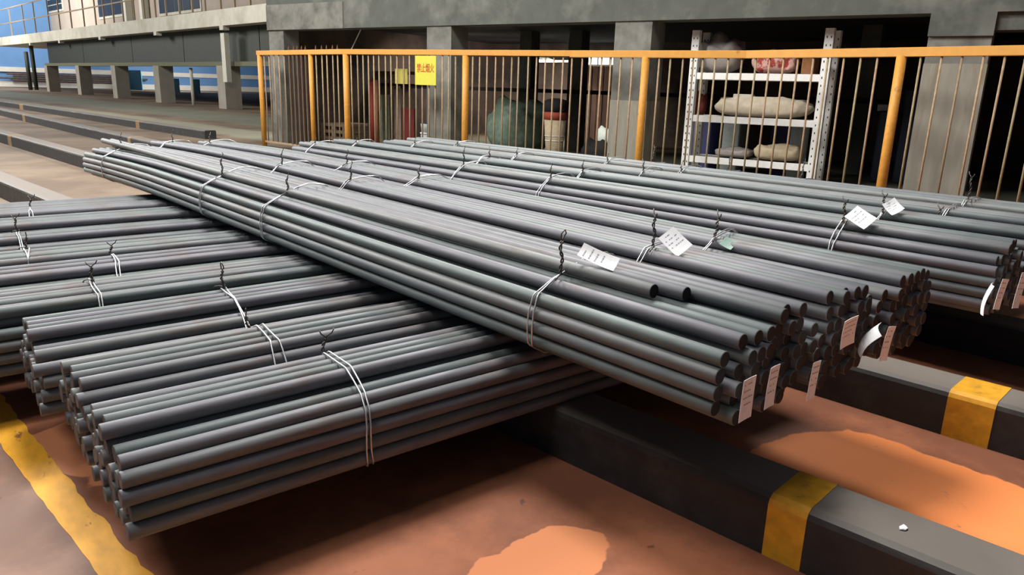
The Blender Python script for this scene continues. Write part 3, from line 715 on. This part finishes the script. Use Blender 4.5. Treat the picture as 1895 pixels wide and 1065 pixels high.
thing_box('metal_bracket', um(1362, 175), um(1398, 175), VR + .2, VR + .34, s2 + hs(1400, 182, 214), s2 + hs(1400, 172, 214), MT, 'pale metal bracket lying on top of the long sack', 'bracket')
blob('red_bag', um(1291, 190), VR + .5, s2, .1, .12, hs(1292, 175, 214), mat('dull_red_cloth', (130, 58, 52), .9, var=.1), 'small dull red bag at the left end of the middle shelf', 'bag', 9)
BLUEC = mat('blue_crate', (52, 56, 104), .6, var=.1); GRNC = mat('pale_plastic', (170, 178, 176), .6, var=.1); DKB = mat('dark_blue_drum', (34, 44, 66), .6, var=.1)
def drum(name, px0, px1, py0, py1, v, m, label, cat, n=14):
    a, zz = uz(px0, py1, v); b, z1 = uz(px1, py0, v); r = abs(b - a) / 2; zz = max(zz, 0)
    bm = bmesh.new(); tube(bm, [(0, 0, 0), (0, 0, .02), (0, 0, (z1 - zz) * .5), (0, 0, (z1 - zz) * .52), (0, 0, (z1 - zz) * .96), (0, 0, z1 - zz)], [r * .96, r, r, r * 1.03, r, r * .93], n)
    o = link(name, bm, m); o.location = MB @ Vector(((a + b) / 2, v + r, zz)); return tag(o, label, cat)
# goods standing behind the rack, on the bay floor
def stand(name, px0, px1, py0, v0, dv, m, label, cat, bev=.02):
    a = ub(px0, 220, v0); b = ub(px1, 220, v0); z1 = uz((px0 + px1) / 2, py0, v0)[1]
    return thing_box(name, a, b, v0, v0 + dv, 0, z1, m, label, cat, None, bev)
stand('crate', 1280, 1318, 225, 2.3, .6, BLUEC, 'dark blue crate behind the left upright of the rack', 'crate')
stand('crate', 1340, 1372, 228, 2.4, .5, GRNC, 'pale plastic crate seen through the gap below the middle shelf', 'crate')
stand('crate', 1430, 1462, 224, 2.5, .6, BLUEC, 'dark blue crate seen below the middle shelf toward its right end', 'crate')
stand('board', 1466, 1500, 234, 2.2, .06, GRNC, 'pale board leaning behind the right end of the rack', 'board')
stand('barrel_box', 1626, 1650, 206, 3.2, .5, DKB, 'dark box standing left of the thick yellow post', 'box')
stand('barrel_box', 1668, 1700, 165, 3.4, .5, DKB, 'tall dark blue cabinet right of the thick yellow post', 'cabinet')
a_, z_ = uz(1625, 178, 3.2)
thing_box('carton', a_, a_ + .3, 3.3, 3.6, uz(1638, 206, 3.2)[1], uz(1638, 206, 3.2)[1] + .12, GRNC, 'small pale carton on the dark box by the thick post', 'carton')

# green tarpaulin heap, wrapped sack, white bag, containers, pallets in the left bays
TARP = mat('green_tarpaulin', (100, 120, 104), .75, var=.2, scale=3, col2=(138, 150, 140), thr=(.55, .7), bump=.5)
a, b = ub(900, 240, 2.6), ub(1000, 240, 2.6)
blob('tarpaulin', (a + b) / 2, 2.9, 0, (b - a) / 2, .7, uz(950, 190, 2.4)[1], TARP, 'heap of folded green tarpaulin behind the fence', 'tarpaulin', 11, .13, .8)
wr = empty('wrapped_roll', MB @ Vector((ub(1018, 240, 1.8), 2.0, 0)), 0, 'upright wrapped roll with black cap and red band right of the tarpaulin', 'roll')
rr_ = abs(ub(1038, 240, 1.8) - ub(1000, 240, 1.8)) / 2; zt_ = uz(1018, 182, 1.8)[1]; zr1 = uz(1018, 207, 1.8)[1]; zr0 = uz(1018, 222, 1.8)[1]
bm = bmesh.new(); tube(bm, [(0, 0, 0), (0, 0, .3), (0, 0, zr0)], [rr_ * .7, rr_ * .75, rr_ * .95], 16); link('wrapping', bm, SACKB, wr, True)
bm = bmesh.new(); tube(bm, [(0, 0, zr0), (0, 0, zr1)], [rr_ * .97, rr_ * 1.02], 16); link('red_band', bm, mat('red_band', (150, 62, 46), .8, var=.1), wr)
bm = bmesh.new(); tube(bm, [(0, 0, zr1), (0, 0, (zr1 + zt_) / 2 + .05), (0, 0, zt_ - .03), (0, 0, zt_)], [rr_ * 1.05, rr_ * 1.08, rr_ * .8, rr_ * .3], 16); link('black_cap', bm, mat('black_cloth', (24, 24, 26), .9), wr, True)
bm = bmesh.new(); tube(bm, [(0, 0, .42), (0, 0, .435)], rr_ * .83, 16); tube(bm, [(0, 0, .52), (0, 0, .535)], rr_ * .86, 16); link('strap', bm, WHITE, wr)
blob('dark_bag', ub(1112, 260, 1.6), 1.6, 0, .36, .3, uz(1110, 262, 1.6)[1], mat('black_sheet', (26, 22, 24), .8, var=.1), 'dark bag on the floor beside the middle pillar', 'bag', 14)
blob('white_bag', ub(1121, 240, 1.5), 1.6, uz(1110, 264, 1.6)[1] * .97, .2, .2, uz(1120, 233, 1.5)[1] - uz(1120, 262, 1.5)[1], mat('white_plastic_bag', (214, 222, 214), .6, var=.06), 'crumpled white bag on top of the dark bag', 'bag', 15, .15)
for i, (q0, q1, m_, lb) in enumerate(((226, 246, GRNC, 'upper pale tub of the pair beside the second pillar'), (248, 275, GRNC, 'lower pale tub of the pair beside the second pillar'))):
    a, _ = uz(768, 240, .9); b, _ = uz(792, 240, .9)
    z1 = uz(780, q0, .9)[1]; z0_ = max(0, uz(780, q1, .9)[1]) if i == 0 else 0
    if i == 1: z1 = uz(780, 246, .9)[1]
    tb = empty('tub', MB @ Vector(((a + b) / 2, 1.15, z0_)), 0, lb, 'tub'); r = (b - a) / 2; h_ = z1 - z0_
    bm = bmesh.new(); tube(bm, [(0, 0, 0), (0, 0, h_ * .5), (0, 0, h_ - .03)], [r * .85, r * .92, r * .97], 14); link('body', bm, m_, tb)
    bm = bmesh.new(); tube(bm, [(0, 0, h_ - .03), (0, 0, h_)], [r * 1.03, r * 1.03], 14); link('lid', bm, WHITE if i else DKB, tb)
# stacked pallets
WOOD = mat('weathered_pallet_wood', (112, 96, 80), .9, var=.2, scale=4)
pa, pb = ub(583, 245, 1.3) + .2, ub(636, 245, 1.3) + .1; pz = 0
ptop = uz(610, 228, 1.3)[1]; nh = 3
for k in range(nh):
    hh = ptop / nh; pr = empty('pallet', MB @ Vector((pa, 1.3, k * hh)), 0, ['bottom pallet of the small stack behind the gate', 'middle pallet of the small stack behind the gate', 'top pallet of the small stack behind the gate'][k], 'pallet', 'pallets stacked behind the gate')
    for j in range(3): 
        c = pa + (pb - pa) * (.02 + .41 * j); child_box(pr, 'block', c, c + (pb - pa) * .14, 1.3, 2.2, k * hh, k * hh + hh * .55, WOOD)
    for j in range(4): child_box(pr, 'plank', pa, pb, 1.3 + .24 * j, 1.48 + .24 * j, k * hh + hh * .55, k * hh + hh - .004, WOOD)
# vertical pipes and boards leaning in the second bay
for i, (p0, p1, q0, v, c, nm, lb) in enumerate((
        (686, 693, 150, 2.0, (128, 40, 34), 'pipe', 'dark red upright pipe behind the fence'), (693, 700, 148, 2.0, (150, 104, 76), 'pipe', 'tan upright pipe next to the dark red one'),
        (705, 720, 175, 2.4, (132, 140, 122), 'board', 'pale green board standing behind the pickets'), (722, 742, 165, 2.6, (128, 112, 98), 'board', 'grey-brown board standing right of the pale green one'),
        (744, 766, 200, 2.5, (108, 34, 34), 'board', 'low dark red panel in front of the brown boards'))):
    a = ub(p0, 220, v); b = ub(p1, 220, v); z1 = uz(p0, q0, v)[1]; m_ = mat('bay_goods_%d' % i, c, .8, var=.15, scale=3)
    if nm == 'pipe':
        bm = bmesh.new(); tube(bm, [(0, 0, 0), (0, 0, z1 / 2), (0, 0, z1)], (b - a) / 2, 10); o = link(nm, bm, m_); o.location = MB @ Vector(((a + b) / 2, v, 0)); tag(o, lb, nm)
    else: thing_box(nm, a, b, v, v + .05, 0, z1, m_, lb, nm, None, .004)
# shelf frame across the second bay
sf = empty('shelf_frame', MB @ Vector((ub(640, 150, 3.4), 3.4, 0)), 0, 'brown timber shelf frame high in the second bay', 'shelf')
za_, zc_ = uz(700, 135, 3.4)[1], uz(700, 155, 3.4)[1]
child_box(sf, 'board', ub(645, 150, 3.4), ub(800, 150, 3.4), 3.4, 4.2, za_ - .02, za_ + .05, WOOD)
child_box(sf, 'board', ub(645, 150, 3.4), ub(800, 150, 3.4), 3.4, 4.2, zc_ - .04, zc_ + .02, mat('dark_timber', (58, 44, 38), .9))
for px in (648, 720, 795): child_box(sf, 'leg', ub(px, 150, 3.4), ub(px, 150, 3.4) + .1, 3.4, 3.5, 0, za_ - .02, WOOD)
# thin stick slanting over the rail
bm = bmesh.new(); A = MB @ Vector((*((uz(650, 92, .6)[0], .6)), uz(650, 92, .6)[1])); B = MB @ Vector((uz(665, 60, .6)[0], .6, uz(665, 60, .6)[1]))
d = (B - A); tube(bm, [A - d * .3, A, B, B + d * ((zb + .255 - B.z) / d.z)], .012, 6)
tag(link('stick', bm, WHITE), 'thin pale stick slanting up behind the rail in the first bay', 'stick')

# ------------------------------------------------------------------ raised loading structure, far left
OS = ground(430, 203); US = Vector((-.08, .9968, 0)); VS = Vector((.9968, .08, 0))
MS = Matrix(((US.x, VS.x, 0, OS.x), (US.y, VS.y, 0, OS.y), (0, 0, 1, 0), (0, 0, 0, 1)))
def us(px, py, v=0.0):
    p = on_plane(px, py, OS + VS * v, VS); q = p - OS; return q.dot(US), q.z
def sbox(name, u0, u1, v0, v1, z0, z1, m, root=None, kind=None):
    bm = bmesh.new(); T0 = (Matrix.Translation(-root.location) @ MS) if root else MS
    box(bm, u0, u1, v0, v1, z0, z1, T0); o = link(name, bm, m, root)
    if kind: tag(o, kind=kind)
    return o
0 and print('S', [(px, us(px, 150)) for px in (500, 430, 402, 315, 285, 235, 207, 170, 142, 110, 85)], 'slab', us(430, 52), us(105, 66), us(430, 24), us(430, 120), us(105,115))
uN, uFar = us(520, 100)[0], us(60, 100)[0]
zs0 = us(330, 57)[1]; zs1 = us(330, 30)[1]
PIL_S = mat('short_pillar_concrete', (150, 144, 132), .9, var=.12, scale=.4)
dk = empty('loading_platform', MS @ Vector((0, 0, 0)), 0, 'raised concrete platform on short pillars with dark side panels', 'platform')
sbox('deck_slab', uN - 3, uFar + 14, -.4, 14, zs0, zs1, CONC_L, dk)
zg0, zg1 = us(300, 115)[1], zs0
seams = [500, 470, 400, 330, 235, 145, 80]
for i in range(len(seams) - 1):
    a, b = us(seams[i], 90)[0], us(seams[i + 1], 90)[0]
    sbox('side_panel', a + .04, b - .04, .3, .5, zg0, zg1, DARKSTEEL, dk)
sbox('ledge', uN, us(80, 115)[0], .1, .6, zg0 - .22, zg0, mat('mossy_ledge', (104, 104, 82), .9, var=.2), dk)
for p0 in (402, 285, 207, 142, 85):
    a = us(p0, 150)[0]; wd = .95
    sbox('pillar', a - wd, a, 0, wd * .9, 0, zg0 - .2, PIL_S, dk)
for px in (195, 118, 62, 300, 425): 
    a = us(px, 62)[0]; sbox('drip_block', a - .22, a + .22, -.41, -.1, zs0 - .2, zs0, CONC_L, dk)
wp = us(424, 100)[0]; sbox('downpipe', wp - .35, wp + .1, -.35, -.1, us(424, 152)[1], us(424, 62)[1], CONC_L, dk)
dp = us(340, 170)[0]
# railing on the deck
rl = empty('deck_railing', MS @ Vector((0, 0, zs1)), 0, 'thin railing along the edge of the raised platform', 'railing')
RLM = mat('thin_railing_paint', (150, 132, 108), .8)
for px in (20, 45, 66, 92, 112, 134, 158, 180, 196, 214, 232, 253, 272, 293, 313, 338, 362, 386, 415, 441, 470):
    a = us(px, 20)[0]; sbox('baluster', a - .05, a + .05, -.2, -.12, zs1, zs1 + 2.6, RLM, rl)
for z in (1.2, 2.5): sbox('rail', uN, uFar + 12, -.2, -.14, zs1 + z, zs1 + z + .08, RLM, rl)
# pale facade standing on the deck
PALEW = mat('pale_facade', (176, 162, 148), .85, var=.08, scale=.3, col2=(172, 160, 150), thr=(.45, .6))
fc = empty('wall_left', MS @ Vector((0, 6, zs1 + .02)), 0, kind='structure')
sbox('facade', uN - 3, us(82, 20, 6)[0], 6, 6.4, zs1 + .02, zs1 + 9, PALEW, fc)
GLS = mat('dark_window_glass', (22, 26, 36), .45, var=.1, scale=1)
for k, (p0, p1, nn) in enumerate(((183, 228, 3), (296, 372, 5), (88, 116, 3))):
    a, b = us(p1, 10, 6)[0], us(p0, 10, 6)[0]; z0_ = max(zs1 + .35, us((p0 + p1) / 2, {0: 30, 1: 22, 2: 20}[k], 6)[1]); z1_ = z0_ + (3.2 if k < 2 else 1.2)
    f_ = sbox('window_frame', a - .15, b + .15, 5.93, 6.02, z0_ - .15, z1_ + .15, CONC_L, fc)
    f_['label'] = 'pale window frame'
    bmw = (b - a) / nn
    for i in range(nn):
        for j in range(2):
            h2 = (z1_ - z0_) / 2
            bm = bmesh.new(); box(bm, a + bmw * i + .06, a + bmw * (i + 1) - .06, 5.9, 5.95, z0_ + h2 * j + .05, z0_ + h2 * (j + 1) - .05, Matrix.Translation(-fc.location) @ MS); link('pane', bm, GLS, f_)
for p0 in (232, 262):
    a = us(p0, 10, 5.6)[0]; sbox('column', a - .6, a, 5.4, 5.95, zs1, zs1 + 9, mat('white_column', (214, 212, 200), .8), fc)
# blue sheeting walls behind and beyond
BLUE = mat('blue_sheet_wall', (92, 134, 182), .7, var=.06, scale=.3)
BLUEH = mat('hazy_blue_sheet', (118, 138, 180), .7, var=.08, scale=.3)
TEAL = mat('teal_curtain', (74, 140, 168), .7, var=.08, scale=.5)
PW = mat('white_plinth', (208, 206, 198), .8, var=.06, scale=.4)
p = ground(0, 163); yb = 100
WY = lambda px, py, y=yb: (EYE + ray(px, py) * (y / ray(px, py).y))
pz0 = WY(20, 164).z; pz1 = WY(20, 124).z
def ybox(name, x0, x1, y0, y1, z0, z1, m, kind='structure'):
    bm = bmesh.new(); box(bm, x0, x1, y0, y1, z0, z1); return tag(link(name, bm, m), kind=kind)
0 and print('blue', pz0, pz1, WY(80, 100), WY(500, 100))
ybox('wall_back', -60, 90, yb, yb + .5, 1.2 if pz0 > 0 else 0, 22, BLUE)
ybox('baseboard_back', -60, 90, yb - .3, yb, 0, max(.6, WY(20, 160).z), PW)
ybox('trim_1', -60, 90, yb - .25, yb, pz1 - .5, pz1, PW)
# stacks of pipe stock in front of the blue wall
STK = mat('distant_stock', (92, 80, 76), .8, var=.3, scale=1, objvar=.8)
DST = 'distant pipe stock before the blue wall'
rd = random.Random(5); k = 0
zlo, zhi = max(.6, WY(20, 160).z), pz1 - .6
rows_ = 4
pr_ = (zhi - zlo) / rows_ / 2
for r in range(rows_):
    for (x0, x1, tx) in ((-8, 8.2, 'far left'), (8.8, 24, 'between the first platform pillars')):
        a = x0 + rd.uniform(0, 1.5); b = x1 - rd.uniform(0, 2.5); bm = bmesh.new()
        tube(bm, [(0, 0, 0), ((b - a) / 2, 0, 0), (b - a, 0, 0)], pr_ * .97, 12)
        o = link('stock_pipe', bm, STK, None, loc=(a, yb - .5 - pr_, zlo + pr_ * (2 * r + 1)))
        tag(o, 'dark pipe piled before the blue wall, %s, %s' % (tx, ['lowest', 'second from bottom', 'second from top', 'topmost'][r]), 'pipe', DST)
# teal curtain panels seen between the short pillars, further in
for (p0, p1, q0, q1, lb) in ((172, 206, 122, 160, 'teal curtain panel seen between the second and third platform pillars'), (236, 262, 130, 166, 'teal curtain panel seen right of the third platform pillar'), (318, 330, 150, 172, 'narrow teal panel seen behind the thin post'), (352, 368, 152, 172, 'pale blue panel seen left of the nearest platform pillar')):
    v = 13.0; a, b = us(p1, 150, v)[0], us(p0, 150, v)[0]; bm = bmesh.new()
    box(bm, a, b, v, v + .08, 0, max(1.4, us(p0, q0, v)[1]), MS); tag(link('curtain_panel', bm, TEAL), lb, 'curtain')
cyl('thin_post', *((MS @ Vector((dp, .5, 0)))[:2]), 0, zg0 - .3, .09, CONC_L, None, 8)
tag(bpy.data.objects['thin_post'], 'thin pale post standing under the raised platform', 'post')
# two dark posts at the end of the platform
for px, nm in ((57, 'left-hand dark post beyond the end of the platform'), (68, 'right-hand dark post beyond the end of the platform')):
    q = ground(px, 166.5); cyl('dark_post', q.x, q.y, 0, (EYE + ray(px, 96 if px < 60 else 84) * (q.y / ray(px, 96 if px < 60 else 84).y)).z, .17, DARKSTEEL, None, 8)
    o = bpy.data.objects['dark_post'] if px == 57 else bpy.data.objects['dark_post.001']; tag(o, nm, 'post')
bbox_ = None
